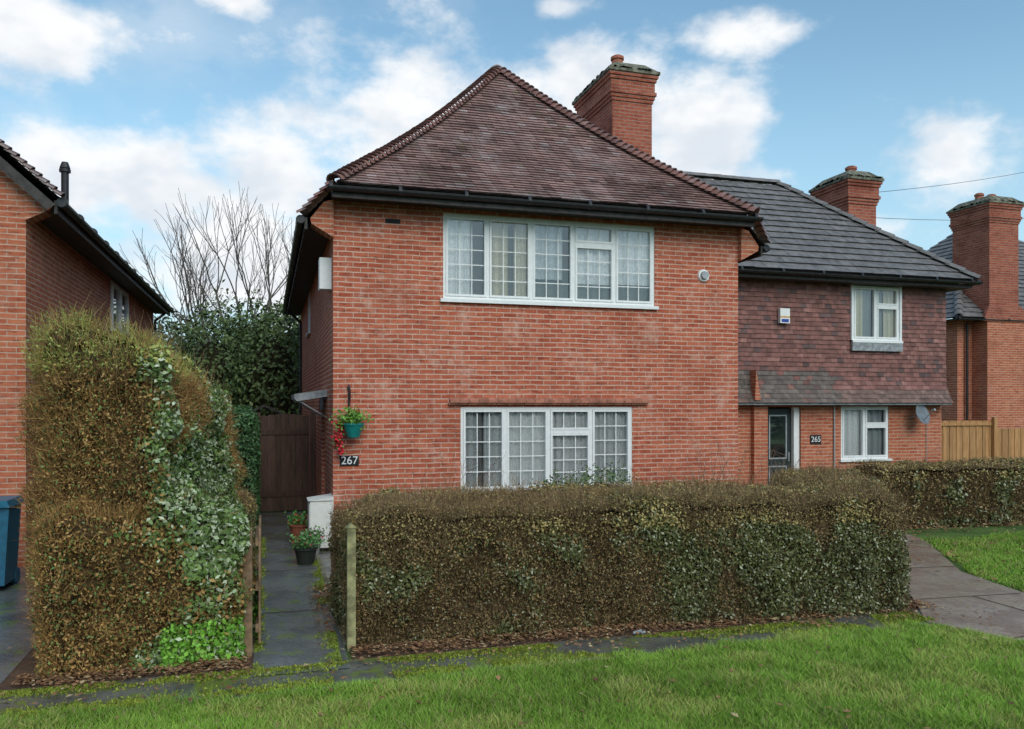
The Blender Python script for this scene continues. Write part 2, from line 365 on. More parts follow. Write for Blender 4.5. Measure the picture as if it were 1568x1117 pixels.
so.box(.9,7.9,12.17,YF-.002,5.27,5.36); so.box(.9,7.9,12.13,12.17,5.22,5.40)
so.box(.56,XL-.002,12.75,25.2,4.86,4.93); so.box(.52,.56,12.45,25.2,4.8,4.97)
so.box(XR+.002,8.24,12.75,15.4,4.86,4.93); so.box(8.24,8.28,12.45,15.0,4.8,4.97)
so.build('soffit_and_fascia',M_soffit,H)
gutter(ga,(.82,12.07,5.36),(8.0,12.07,5.36),.065); gutter(ga,(.46,12.4,4.93),(.46,25.2,4.93),.06); gutter(ga,(8.34,12.4,4.93),(8.34,15.0,4.93),.06)
for k in range(13): ga.cyl((.46,12.8+k,4.9),(.56,12.8+k,4.84),.02,seg=5)
ga.cyl((.5,23.5,4.85),(.88,23.6,4.5),.035); ga.cyl((.88,23.6,4.5),(.88,23.6,0),.035)
ga.build('gutters',M_black,H)
kn=MB(); kn.prism([(XL,4.70),(XL,5.26),(.80,5.22),(.60,4.96),(.62,4.88)],YF-.1,YF+.22); kn.prism([(XR,4.70),(8.18,4.88),(8.2,4.96),(8.0,5.22),(XR,5.26)],YF-.1,YF+.22)
kn.build('brick_kneelers',M_brick2,H)
def chimney(parent,x0,x1,y0,y1,zb,zt,pots,nm):
    c=MB(); zc=zt-.90
    c.box(x0,x1,y0,y1,zb,zc)
    z=zc
    for (e,h) in ((.025,.0765),(.05,.0765),(.08,.0765),(.05,.2295),(.08,.0765),(.11,.0765)):
        c.box(x0-e,x1+e,y0-e,y1+e,z,z+h); z+=h
    c.build(nm+'_stack',M_brickch,parent)
    k=MB(); k.box(x0-.14,x1+.14,y0-.14,y1+.14,z,z+.07)
    a=[(x0-.12,y0-.12),(x1+.12,y0-.12),(x1+.12,y1+.12),(x0-.12,y1+.12)]; b=[(x0+.12,y0+.12),(x1-.12,y0+.12),(x1-.12,y1-.12),(x0+.12,y1-.12)]
    for i in range(4):
        j=(i+1)%4; k.poly([(*a[i],z+.07),(*a[j],z+.07),(*b[j],zt),(*b[i],zt)])
    k.poly([(*q,zt) for q in b])
    for i in range(26):
        px=random.uniform(x0-.12,x1); hh=random.uniform(.01,.04); k.box(px,px+random.uniform(.05,.14),y0-.147,y0-.08,z+.07-hh*.3,z+.07+hh); py=random.uniform(y0,y1-.1); k.box(x0-.147,x0-.08,py,py+.1,z+.05,z+.07+hh)
    k.build(nm+'_cap',M_cap,parent)
    p=MB()
    for (px,py,h) in pots:
        p.cyl((px,py,zt-.05),(px,py,zt+h),.15,.12,14); p.cyl((px,py,zt+h),(px,py,zt+h+.06),.15,.15,14); p.cyl((px,py,zt+h+.06),(px,py,zt+h+.09),.10,.1,14)
    p.build(nm+'_pot',M_pot,parent)
chimney(H,7.25,8.2,16.6,18.6,4.8,9.80,[(7.52,16.95,.14)],'chimney')
fl=MB(); fl.box(7.22,8.23,16.57,16.6,5.0,6.3); fl.build('chimney_flashing',M_lead,H)
v=MB(); v.cyl((7.17,YF-.03,4.42),(7.17,YF,4.42),.10,.11,24); v.build('round_vent_rim',M_white,H); v=MB(); v.cyl((7.17,YF-.08,4.42),(7.17,YF-.031,4.42),.065,.075,20); v.build('round_vent',M_metal,H)
v=MB(); v.box(.76,.938,12.85,13.15,3.98,4.46); v.build('side_flue_box',M_white,H)
d=MB(TL); d.box(LX(15.27),LX(14.38),.22,.27,0.02,2.08); d.build('side_door',M_dark,H)
d=MB(TL); d.ring(LX(15.3),LX(14.35),0.0,2.1,.15,.215,.05); d.build('side_door_frame',M_white,H)
d=MB(TL); d.ring(LX(15.1),LX(14.55),1.0,1.9,.2,.219,.03); d.build('side_door_light',M_white,H)
c=MB(); c.prism([(.42,2.30),(.46,2.26),(.94,2.34),(.94,2.46),(.42,2.38)],13.9,15.7); c.build('door_canopy',M_lead,H)
c=MB(); c.cyl((.5,13.95,2.26),(.93,13.95,2.0),.012,seg=6); c.cyl((.5,15.65,2.26),(.93,15.65,2.0),.012,seg=6); c.build('canopy_brackets',M_metal,H)
st=MB(); st.box(.55,.938,14.3,15.4,0,.14); st.build('door_step',simple('concrete_step',(.3,.29,.27),.9),H)
o=MB(); o.cyl((.85,13.75,2.12),(.85,13.75,2.3),.05,.03,10); o.cyl((.85,13.75,2.3),(.94,13.75,2.3),.012,seg=6); o.build('wall_lantern',M_black,H)
mbx=MB(); mbx.box(.60,.938,12.45,12.95,.08,.78); mbx.box(.585,.6,12.48,12.92,.12,.74); mbx.prism([(.57,.78),(.938,.78),(.938,.83)],12.43,12.97); mbx.build('gas_meter_box',simple('meter_box_plastic',(.72,.71,.66),.5,var=.05))
# ================================================================= NEIGHBOUR
N=empty('brick_house.001'); YN=15.6
W=MB(); wall(W,XR,15.2,-.1,2.3,YN,[(12.4,13.7,.95,2.17),(10.45,11.35,0,2.15)],depth=.25)
W.poly([(15.2,YN,-.1),(15.2,21,-.1),(15.2,21,5),(15.2,YN,5)]); W.poly([(15.2,21,-.1),(XR,21,-.1),(XR,21,5),(15.2,21,5)])
W.box(10.08,10.42,YN-.12,YN-.002,-.1,2.2)
W.build('walls',M_brick2,N)
mt,mu=MB(),MB()
YT=15.5
def hung(x0,x1,z0,z1):
    def P(u,s):
        z=z0+(z1-z0)*s; fl=max(0,(2.85-z)/.6); return (u,YT-.22*fl*fl,z)
    def col(k):
        z=z0+(z1-z0)*k[2]; s=random.uniform(.75,1.2)
        if z<2.9 and k[0]<12.1 and random.random()<.85: return (.14*s,.11*s,.095*s)
        if z<2.5: return (.18*s,.11*s,.09*s)
        t=random.random(); b=(.21,.088,.072) if t<.75 else ((.26,.12,.10) if t<.9 else (.12,.07,.065)); return tuple(x*s for x in b)
    roof_face(mt,mu,P,lambda s:x0,lambda s:x1,z1-z0,.165,.1,col,(0,-1,.0),lift=.028)
hung(XR,15.22,2.25,3.65); hung(XR,12.58,3.65,4.95); hung(13.88,15.22,3.65,4.95); 
mu.build('tile_backing',M_under,N)
mt.build('hung_tiles',M_hung,N)
sf=MB(); sf.box(XR,15.2,YT-.2,YN-.002,2.2,2.24); sf.build('jetty_soffit',M_lead,N)
sf=MB(); sf.prism([(9.95,2.3),(10.1,2.3),(9.98,2.95)],YT-.25,YT-.02); sf.build('verge_kneeler',M_brick2,N)
wl=MB(); wl.box(12.55,12.6,YT-.07,YT+.2,3.6,4.92); wl.box(13.87,13.92,YT-.07,YT+.2,3.6,4.92); wl.build('window_reveal',M_white,N)
window(N,'bedroom_window',12.6,13.87,3.66,4.89,YT-.05,2,vents=(1,),bars=(0,1),curt=[(12.65,12.95,3.7,4.85,cream,40),(13.5,13.82,3.7,4.85,cream,40),(12.95,13.5,3.7,4.85,(.3,.32,.33),20)],ventf=.36)
window(N,'kitchen_window',12.4,13.7,.97,2.17,YN,2,vents=(1,),bars=(0,1),curt=[(12.45,13.1,1.0,2.1,white,34),(13.1,13.65,1.0,2.1,grey,30)],ventf=.36)
fl=MB(); fl.box(12.55,13.92,YT-.1,YT-.035,3.42,3.6); fl.build('sill_flashing',M_lead,N)
dd=MB(); dd.box(10.5,11.2,YN+.15,YN+.2,0.03,2.12); dd.build('front_door',simple('dark_green_door',(.025,.035,.035),.4),N)
dd=MB(); dd.ring(10.62,11.08,1.0,1.98,YN+.135,YN+.149,.03); dd.ring(10.62,11.08,.2,.85,YN+.135,YN+.149,.03); dd.box(11.1,11.12,YN+.10,YN+.15,.95,1.15); dd.build('front_door_trim',M_metal,N)
dd=MB(); dd.box(10.65,11.05,YN+.144,YN+.148,1.03,1.95); dd.build('front_door_glass',M_glass,N)
dd=MB(); dd.box(11.2,11.34,YN+.05,YN+.2,0,2.15); dd.box(10.46,10.5,YN+.05,YN+.2,0,2.15); dd.build('front_door_frame',M_white,N)
mt,mu=MB(),MB(); ze=5.07; rr=7.86-ze
roof_face(mt,mu,lambda u,s:(u,15.05+3.15*s,ze+rr*s),lambda s:8.3-(ze+rr*s-4.97)-.2,lambda s:15.65-3.15*s,math.hypot(rr,3.15),.3,.27,greycol,(0,-rr,3.15),lift=.045)
roof_face(mt,mu,lambda u,s:(u,21.35-3.15*s,ze+rr*s),lambda s:8.3-(ze+rr*s-4.97)-.2,lambda s:15.65-3.15*s,math.hypot(rr,3.15),.3,.27,greycol,(0,rr,3.15),lift=.045)
roof_face(mt,mu,lambda u,s:(15.65-3.15*s,u,ze+rr*s),lambda s:15.05+3.15*s,lambda s:21.35-3.15*s,math.hypot(rr,3.15),.3,.27,greycol,(rr,0,3.15),lift=.045)
hipcaps(mt,(15.68,15.02,ze),(12.5,18.2,7.86),lambda p:Vector(p),.35,.11,greycol,1.06); hipcaps(mt,(15.68,21.38,ze),(12.5,18.2,7.86),lambda p:Vector(p),.35,.11,greycol,1.06); hipcaps(mt,(12.55,18.2,7.87),(5,18.2,7.87),lambda p:Vector(p),.4,.12,greycol,1.02,lf=.008)
mu.build('roof_deck',M_under,N); mt.build('roof_tiles',M_tile2,N)
so=MB(); so.box(XR+.1,15.6,15.1,YT-.035,4.9,4.98); so.box(15.24,15.6,15.5,21.3,4.9,4.98); so.build('soffit',M_soffit,N)
ga=MB(); gutter(ga,(8.4,15.0,5.03),(15.75,15.0,5.03),.06); gutter(ga,(15.72,15.0,5.03),(15.72,21.3,5.03),.06); ga.cyl((8.35,15.5,4.9),(8.3,15.42,2.4),.035); ga.build('gutters',M_black,N)
chimney(N,14.3,15.15,17.7,19.0,4.8,8.28,[(14.7,18.1,.1)],'chimney')
# ================================================================= LEFT HOUSE
Lh=empty('brick_house.002')
TR=Matrix.Translation((-3.15,0,0))@Matrix.Rotation(math.radians(90),4,'Z')
S=MB(TR); wall(S,12.55,25.5,-.1,5.2,0,[(18.8,20.9,3.80,4.80),(15.2,16.1,0,2.1)],depth=.2); S.build('side_wall',M_brick2,Lh)
W=MB(); wall(W,-11,-3.15,-.1,5.2,12.55,[(-9,-5.5,.85,2.2),(-9,-5.5,3.6,4.9)]); W.poly([(-11,12.55,5.2),(-3.15,12.55,5.2),(-7.07,12.55,8.9)])
W.poly([(-11,25.5,-.1),(-3.15,25.5,-.1),(-3.15,25.5,5.2),(-7.07,25.5,8.9),(-11,25.5,5.2)]); W.poly([(-11,12.55,-.1),(-11,25.5,-.1),(-11,25.5,5.2),(-11,12.55,5.2)])
W.build('front_wall',M_brick2,Lh)
window(Lh,'side_window',18.8,20.9,3.80,4.80,-.05,2,bars=(0,1),curt=[(18.9,20.8,3.85,4.78,white,30)],T=TR)
window(Lh,'front_window',-9,-5.5,.85,2.2,12.55,4,bars=(2,5),curt=[(-8.9,-5.6,.85,2.2,white,30)])
window(Lh,'bedroom_window',-9,-5.5,3.6,4.9,12.55,4,bars=(2,5),curt=[(-8.9,-5.6,3.6,4.9,white,30)])
d=MB(TR); d.box(15.22,16.08,.12,.18,0,2.1); d.build('side_door',M_dark,Lh)
mt,mu=MB(),MB(); sl2=math.hypot(4.37,3.95)
roof_face(mt,mu,lambda u,s:(-2.7-4.37*s,u,4.97+3.95*s),lambda s:12.3,lambda s:25.8,sl2,.165,.1,claycol,(3.95,0,4.37))
roof_face(mt,mu,lambda u,s:(-11.44+4.37*s,u,4.97+3.95*s),lambda s:12.3,lambda s:25.8,sl2,.33,.2,claycol,(-3.95,0,4.37))
def vergecol(k): return tuple(x*.45 for x in claycol(k))
hipcaps(mt,(-2.68,12.3,4.98),(-7.07,12.3,8.93),lambda p:Vector(p),.12,.06,vergecol); hipcaps(mt,(-7.07,12.3,8.95),(-7.07,25.8,8.95),lambda p:Vector(p),.3,.12,claycol,1.05)
mu.build('roof_deck',M_under,Lh); mt.build('roof_tiles',M_tile,Lh)
so=MB(); so.box(-3.148,-2.76,12.6,25.7,4.84,4.90); so.box(-2.76,-2.72,12.35,25.7,4.78,4.96)
P0,P1=Vector((-2.74,0,4.9)),Vector((-7.07,0,8.83))
so.poly([(P0.x,12.32,P0.z),(P1.x,12.32,P1.z),(P1.x,12.32,P1.z-.2),(P0.x-.1,12.32,P0.z-.08)]); so.poly([(P0.x-.1,12.32,P0.z-.08),(P1.x,12.32,P1.z-.2),(P1.x,12.54,P1.z-.2),(P0.x-.1,12.54,P0.z-.08)])
so.build('soffit',M_soffit,Lh)
kn=MB(); kn.prism([(-3.15,4.7),(-2.85,4.86),(-2.8,4.95),(-3.15,5.25)],12.5,12.8); kn.build('brick_kneeler',M_brick2,Lh)
ga=MB(); gutter(ga,(-2.66,12.3,4.93),(-2.66,25.7,4.93),.065)
for k in range(13): ga.cyl((-2.68,12.8+k,4.9),(-2.76,12.8+k,4.82),.02,seg=5)
ga.cyl((-2.7,25.2,4.9),(-3.08,25.3,4.6),.035); ga.cyl((-3.08,25.3,4.6),(-3.08,25.3,0),.035)
ga.cyl((-3.3,15.5,5.3),(-3.3,15.5,6.15),.06,seg=14); ga.cyl((-3.3,15.5,6.15),(-3.3,15.5,6.2),.09,.09,14); ga.cyl((-3.3,15.5,6.22),(-3.3,15.5,6.32),.085,.05,14)
ga.build('gutters_and_flue',M_black,Lh)
# ================================================================= FAR RIGHT HOUSE
R=empty('brick_house.003')
W=MB(); wall(W,21.6,30,-.1,5,21.5,[(26,28,3.5,4.8)]); W.poly([(21.6,21.5,-.1),(21.6,30,-.1),(21.6,30,5),(21.6,21.5,5)])
W.box(22.2,24.6,20.9,21.49,-.1,4.9); W.build('walls',M_brick2,R)
window(R,'bedroom_window',26,28,3.5,4.8,21.5,3,bars=(0,1),curt=[(26.1,27.9,3.5,4.8,white,30)])
mt,mu=MB(),MB()
roof_face(mt,mu,lambda u,s:(u,20.95+4.3*s,5+3.9*s),lambda s:21.1+4.3*s,lambda s:32-4.3*s,5.8,.3,.27,greycol,(0,-3.9,4.3),lift=.045)
roof_face(mt,mu,lambda u,s:(21.1+4.3*s,u,5+3.9*s),lambda s:20.95+4.3*s,lambda s:29.5-4.3*s,5.8,.3,.27,greycol,(-3.9,0,4.3),lift=.045)
hipcaps(mt,(21.07,20.92,5),(25.4,25.25,8.9),lambda p:Vector(p),.35,.12,greycol,1.06)
mu.build('roof_deck',M_under,R); mt.build('roof_tiles',M_tile2,R)
ga=MB(); gutter(ga,(21.0,20.9,4.96),(32,20.9,4.96),.06); gutter(ga,(21.05,20.9,4.96),(21.05,29,4.96),.06); ga.cyl((21.9,21.4,4.9),(21.9,21.4,0),.04); ga.build('gutters',M_black,R)
chimney(R,22.3,23.5,20.92,22.4,4.9,9.0,[(22.6,21.6,.12),(23.1,21.6,.12)],'chimney')
c=MB(); c.prism([(22.0,4.9),(24.0,4.9),(23.56,5.4),(22.24,5.4)],20.86,20.98); c.build('chimney_shoulder',M_brickch,R)
c=MB(); c.prism([(19.6,1.2),(21.59,1.2),(21.59,1.9),(19.6,1.5)],22.5,25); c.build('outbuilding_roof',M_lead,R); c=MB(); c.box(19.7,21.58,22.6,24.9,-.1,1.2); c.build('outbuilding_walls',M_white,R)
# ================================================================= GROUND
def sheet(name,pts,z,mat):
    m=MB(); m.poly([(x,y,z) for x,y in pts]); return m.build(name,mat)
def groundmat(name,a,b,c,rough=.9,s1=1.5,s2=20,moss=None,wet=False,spec=.3):
    m,nt,p=newmat(name); tc=node(nt,'ShaderNodeTexCoord').outputs['Object']
    f1=noise_n(nt,tc,s1,4,.6); f2=noise_n(nt,tc,s2,4,.7)
    col=mixc(nt,mrange(nt,f1,.38,.62),a,b); col=mixc(nt,mrange(nt,f2,.5,.75,0,.7),col,c)
    p.inputs['Roughness'].default_value=rough; p.inputs['Specular IOR Level'].default_value=spec
    if moss:
        mf=noise_n(nt,tc,2.7,9,.7); mk=mrange(nt,mf,moss[3],moss[3]+.1,0,.85); col=mixc(nt,mk,col,moss[:3])
    if wet:
        f3=noise_n(nt,tc,1.1,4); nt.links.new(mrange(nt,f3,.4,.6,rough,rough*.3),p.inputs['Roughness'])
    nt.links.new(col,p.inputs['Base Color']); bump(nt,f2,p,.35,.02); return m
G_=groundmat('rough_grass_ground',(.06,.11,.02),(.09,.15,.03),(.10,.08,.04))
M_soil=groundmat('soil',(.085,.05,.032),(.12,.07,.04),(.04,.028,.018),s1=4)
M_pave=groundmat('mossy_asphalt',(.10,.10,.09),(.16,.155,.135),(.06,.06,.05),rough=.42,moss=(.15,.20,.03,.49),wet=True,spec=.6)
M_path=groundmat('wet_asphalt_path',(.10,.11,.11),(.16,.17,.165),(.06,.065,.06),rough=.36,moss=(.14,.20,.04,.53),wet=True,spec=.7)
M_rpath=groundmat('wet_concrete_path',(.26,.18,.13),(.38,.31,.25),(.15,.10,.075),rough=.42,moss=(.15,.19,.05,.62),wet=True,spec=.7,s1=2.2)
sheet('ground',[(-300,-300),(300,-300),(300,400),(-300,400)],-.004,G_)
sheet('garden_soil',[(-2.3,7.05),(7.2,7.0),(10,12.54),(.7,12.54),(.7,7.2),(.66,7.1),(-.1,7.1),(-.12,12.5),(-2.3,12.5)],.004,M_soil)
sheet('driveway',[(-6,6.6),(-2.0,6.6),(-2.1,12.5),(-2.3,17),(-3.14,25),(-6,25)],.008,M_path)
sheet('pavement',[(-8,6.3),(-1.5,6.38),(6.3,6.62),(6.9,5.6),(8.5,3.2),(10.5,3.2),(8.4,6.6),(7.2,7.15),(-8,7.12)],.012,M_pave)
sheet('garden_path',[(-.12,6.9),(.66,6.9),(.68,9),(.9,12.6),(.93,17.3),(-.2,17.3),(-.1,12)],.018,M_path)
sheet('neighbour_path',[(6.35,6.7),(6.75,5.7),(7.4,4.4),(9.4,4.6),(8.3,6.9),(8.7,8.6),(10.2,10.8),(11.6,15.5),(10.3,15.5),(9.5,11.5),(7.0,7.6)],.020,M_rpath)
j=MB()
for (a,b) in [((7.0,7.5),(8.35,7.4)),((7.9,9.0),(8.9,8.9)),((6.7,6.0),(8.6,6.2)),((7.6,5.0),(7.7,7.45)),((-.1,8.95),(.68,8.95)),((-.1,11.2),(.8,11.2))]:
    A=Vector((a[0],a[1],.024));B=Vector((b[0],b[1],.024));w=(B-A).normalized().cross(Vector((0,0,1)))*.009; j.poly([A-w,B-w,B+w,A+w])
j.build('path_joints',M_soil)
k=MB(); k.box(.66,.72,7.6,12.4,0,.03); k.box(-.18,-.12,7.6,12.4,0,.035); k.build('path_edging',simple('edging_concrete',(.18,.18,.12),.9,var=.5))
def inpoly(X,Y,poly):
    ins=np.zeros(len(X),bool); n=len(poly)
    for i in range(n):
        x0,y0=poly[i];x1,y1=poly[(i+1)%n]
        c=((y0>Y)!=(y1>Y))&(X<(x1-x0)*(Y-y0)/(y1-y0+1e-12)+x0); ins^=c
    return ins
def grass(name,poly,dens,h=.05,w=.0035,z=0.0):
    xs=[p[0] for p in poly];ys=[p[1] for p in poly]; A=(max(xs)-min(xs))*(max(ys)-min(ys)); n=int(A*dens)
    X=RNG.uniform(min(xs),max(xs),n);Y=RNG.uniform(min(ys),max(ys),n)
    e=vnoise(np.stack([X,Y,X*0],1),3,5)*.2+vnoise(np.stack([X,Y,X*0],1),11,6)*.10; m=inpoly(X,Y+e-.12,poly); X=X[m];Y=Y[m]; n=len(X)
    P=np.stack([X,Y,np.full(n,z)],1); f=fbm(P,1.2,3); f2=vnoise(P,7,9)
    hh=h*(.4+f2*1.1)*(.6+.8*RNG.random(n)); ang=RNG.uniform(0,2*np.pi,n); b=np.stack([np.cos(ang),np.sin(ang),0*ang],1)*w*(.7+.7*RNG.random(n))[:,None]
    tip=P+np.stack([RNG.normal(0,.7,n)*hh,RNG.normal(0,.7,n)*hh,hh],1)
    V=np.stack([P-b,P+b,tip],1)
    t=RNG.random(n)[:,None]; C=(1-t)*np.array([.15,.31,.03])+t*np.array([.32,.47,.08]); C*= (.5+.95*f)[:,None]
    yl=(vnoise(P,2.3,21)>.60)&(RNG.random(n)<.45); C[yl]=np.array([.42,.44,.12])
    br=RNG.random(n)<.08; C[br]=np.array([.34,.26,.14])
    o=quadcloud(name,V,C,M_grass,nv=3); return o
grass('lawn',[(-4,4),(-4,6.38),(-1.5,6.46),(6.25,6.72),(6.9,5.6),(7.7,4)],9500,.058,.004)
grass('lawn.001',[(8.35,7.0),(8.75,8.5),(10.15,10.75),(16,11.3),(18,7),(12,3.5),(9.6,4.4)],2600,.06,.006)
# ---------------------------------------------------------------- hedges
def hedge(name,quad,h,dens,colf,bumpa=.08,rnd=.15,leaf=.016,tw=.35,seed=1,core=None,twl=.07,out=.05,wild=0):
    q=[np.array(c,float) for c in quad]; e=empty(name)
    hs=[h]*4 if not hasattr(h,'__len__') else h
    cen=sum(q)/4; qi=[c+(cen-c)/np.linalg.norm(cen-c)*rnd*1.25 for c in q]
    def surf(side,s,t):
        n=len(s)
        if side<4:
            a,b=q[side],q[(side+1)%4]; d=b-a; L=np.linalg.norm(d); d=d/L; nn=np.array([d[1],-d[0]])
            H_=hs[side]*(1-s)+hs[(side+1)%4]*s; z=t*H_
            k=np.clip((z-(H_-rnd))/rnd,0,1); ins=rnd*(1-np.sqrt(1-k*k*.999))
            de=np.minimum(s,1-s)*L; kc=np.clip((rnd-de)/rnd,0,1); insc=rnd*.6*(1-np.sqrt(1-kc*kc*.999))
            p=a[None]+d[None]*(s*L)[:,None]-nn[None]*(ins+insc)[:,None]
            sg=np.where(s>.5,1,-1)
            nr=np.stack([nn[0]*(1-k)+d[0]*sg*kc*.6,nn[1]*(1-k)+d[1]*sg*kc*.6,k+.05],1)
            return np.concatenate([p,z[:,None]],1),nrm(nr)
        p=(qi[0][None]*((1-s)*(1-t))[:,None]+qi[1][None]*(s*(1-t))[:,None]+qi[2][None]*(s*t)[:,None]+qi[3][None]*((1-s)*t)[:,None])
        H_=hs[0]*(1-s)*(1-t)+hs[1]*s*(1-t)+hs[2]*s*t+hs[3]*(1-s)*t
        return np.concatenate([p,H_[:,None]],1),np.tile([0,0,1.],(n,1))
    def disp(P,Nn): return P+Nn*((fbm(P,1.6,seed)-.5)*2*bumpa+(vnoise(P,5,seed+5)-.5)*bumpa*1.1)[:,None]
    Ps=[];Ns=[]
    cm=bpy.data.meshes.new('core'); cv=[];cf=[]
    for side in range(5):
        if side<4: L=np.linalg.norm(q[(side+1)%4]-q[side]); Hh=(hs[side]+hs[(side+1)%4])/2
        else: L=np.linalg.norm(q[1]-q[0]);Hh=np.linalg.norm(q[3]-q[0])
        n=int(L*Hh*dens); s=RNG.random(n);t=RNG.random(n); P,Nn=surf(side,s,t); P=disp(P,Nn); Ps.append(P);Ns.append(Nn)
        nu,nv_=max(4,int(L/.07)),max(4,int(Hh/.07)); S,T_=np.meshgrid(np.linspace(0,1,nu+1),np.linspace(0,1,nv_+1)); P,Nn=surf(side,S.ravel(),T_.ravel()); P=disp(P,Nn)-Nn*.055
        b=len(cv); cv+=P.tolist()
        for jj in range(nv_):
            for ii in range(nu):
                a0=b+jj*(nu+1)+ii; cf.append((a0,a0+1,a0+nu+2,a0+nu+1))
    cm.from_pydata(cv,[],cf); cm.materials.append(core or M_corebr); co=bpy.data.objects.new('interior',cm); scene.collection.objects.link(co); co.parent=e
    P=np.concatenate(Ps);Nn=np.concatenate(Ns); n=len(P)
    P=P+Nn*RNG.uniform(-.05,out,n)[:,None]; P[:,2]=np.maximum(P[:,2],.02)
    dm,C,size,istw=colf(P,n); 
    keep=RNG.random(n)<dm; 
    Lf=keep&~istw; Tw=keep&istw
    sz=leaf*size[Lf]*(.6+.8*RNG.random(Lf.sum()))
    quadcloud('leaves',leaves(P[Lf],Nn[Lf],sz,sz*.55),C[Lf],M_leaf,e)
    D=Nn[Tw]*.6+np.array([0,0,.7])+RNG.normal(0,.55,(Tw.sum(),3))
    quadcloud('twigs',twigs(P[Tw]-Nn[Tw]*.02,D,twl*(.4+RNG.random(Tw.sum())),.0022),C[Tw],M_twig,e)
    if wild:
        m=RNG.choice(np.where(P[:,2]>np.percentile(P[:,2],80))[0],wild)
        D=RNG.normal(0,.45,(wild,3))+np.array([0,0,1.1])
        quadcloud('wild_shoots',twigs(P[m],D,.10+.22*RNG.random(wild),.0018),np.tile([.30,.21,.10],(wild,1)),M_twig,e)
    return e
def mixcols(t,a,b): return (1-t)[:,None]*np.array(a)+t[:,None]*np.array(b)
def col_front(h):
    def f(P,n):
        z=P[:,2]/h; f1=fbm(P*np.array([1,1,.8]),1.3,4); f2=fbm(P,3.6,8); r=RNG.random(n)
        green=np.clip((f1-.5)*6+(f2-.5)*3.5+.22-1.2*np.clip(z-.70,0,1),0,1)
        ist=r<(.60-.36*green)
        C=mixcols(RNG.random(n),(.06,.07,.022),(.16,.165,.055)); hi=RNG.random(n)<.14; C[hi]=(.36,.37,.24)  # hi: whitish leaf highlights painted into the colour
        bl=RNG.random(n)<(.70*(1-green)); C[bl]=mixcols(RNG.random(bl.sum()),(.20,.13,.05),(.36,.24,.10))
        tc=mixcols(RNG.random(n),(.12,.075,.035),(.33,.22,.12)); C[ist]=tc[ist]
        top=z>.80+.14*(f2-.5); yy=top&(RNG.random(n)<.6)&~ist; C[yy]=mixcols(RNG.random(yy.sum()),(.28,.23,.075),(.47,.35,.14))
        C=C*(.62+.72*f2)[:,None]
        dm=np.clip(.3+.7*f2*1.6,0,1)
        return dm,C,np.ones(n)*(.9+.45*green),ist
    return f
hedge('hedge',[(.72,7.5),(6.5,7.18),(6.7,8.35),(.62,8.5)],1.2,10500,col_front(1.2),seed=3,bumpa=.085,wild=350,leaf=.0125)
hedge('hedge.001',[(5.7,8.0),(6.62,7.5),(8.45,10.3),(7.1,10.5)],1.24,5000,col_front(1.2),seed=13,bumpa=.07,wild=200,leaf=.014)
hedge('hedge.002',[(1.0,9.1),(6.0,8.9),(6.2,9.8),(1.1,10.0)],1.15,2600,col_front(1.1),seed=21,bumpa=.07,leaf=.018,wild=200)
hedge('hedge.003',[(10.4,12.0),(17.5,11.3),(17.6,12.4),(10.5,13.1)],1.08,2300,col_front(1.05),seed=29,bumpa=.06,leaf=.022)
def col_tall(P,n):
    z=P[:,2]; f1=fbm(P,1.0,31); f2=fbm(P,3.5,35); r=RNG.random(n)
    ivy=np.clip(((1.4-z)*.9+(f1-.5)*7+(f2-.5)*2+(P[:,0]+1.0)*1.2),0,1)
    ist=r<(.6*(1-ivy)+.03)
    C=mixcols(RNG.random(n),(.07,.12,.03),(.19,.28,.075)); 
    hi=RNG.random(n)<.34*ivy; C[hi]=mixcols(RNG.random(hi.sum()),(.30,.38,.20),(.58,.62,.44))
    bl=RNG.random(n)<.65*(1-ivy); C[bl]=mixcols(RNG.random(bl.sum()),(.28,.16,.05),(.50,.30,.10))
    yt=(z>2.2+.45*f1)&(RNG.random(n)<.6); C[yt]=mixcols(RNG.random(yt.sum()),(.26,.30,.06),(.48,.48,.14))
    tc=mixcols(RNG.random(n),(.19,.10,.04),(.48,.28,.10)); C[ist&~yt]=tc[ist&~yt]
    br=(z<.38)&(P[:,0]>-.85)&(RNG.random(n)<.75)&~ist; C[br]=mixcols(RNG.random(br.sum()),(.12,.32,.03),(.26,.52,.07))
    C=C*(.6+.8*f2)[:,None]
    return np.clip(.4+f2,0,1),C,1+1.0*ivy,ist
hedge('hedge.004',[(-1.78,7.65),(-.85,7.6),(-.44,10.8),(-1.98,10.8)],[2.85,2.72,2.25,2.45],8000,col_tall,seed=41,bumpa=.20,rnd=.30,twl=.10,wild=1300,out=.11,leaf=.0125)
hedge('hedge.005',[(-1.76,7.3),(-.22,7.42),(-.24,8.6),(-1.7,8.6)],[1.3,1.22,1.2,1.3],9000,col_tall,seed=47,bumpa=.12,rnd=.16,out=.08,leaf=.0135,wild=100)
def col_dark(P,n):
    f=fbm(P,2,51); C=mixcols(RNG.random(n),(.03,.07,.025),(.08,.16,.055)); return np.ones(n)*.95,C*(.6+.8*f)[:,None],np.ones(n)*1.3,RNG.random(n)<.03
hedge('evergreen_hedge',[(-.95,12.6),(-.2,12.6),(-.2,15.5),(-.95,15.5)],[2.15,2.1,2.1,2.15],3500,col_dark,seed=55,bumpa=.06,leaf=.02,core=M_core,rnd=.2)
hedge('hedge.006',[(-.75,11.0),(-.2,11.0),(-.2,12.3),(-.75,12.3)],.95,4000,col_front(1.0),seed=57,bumpa=.06)
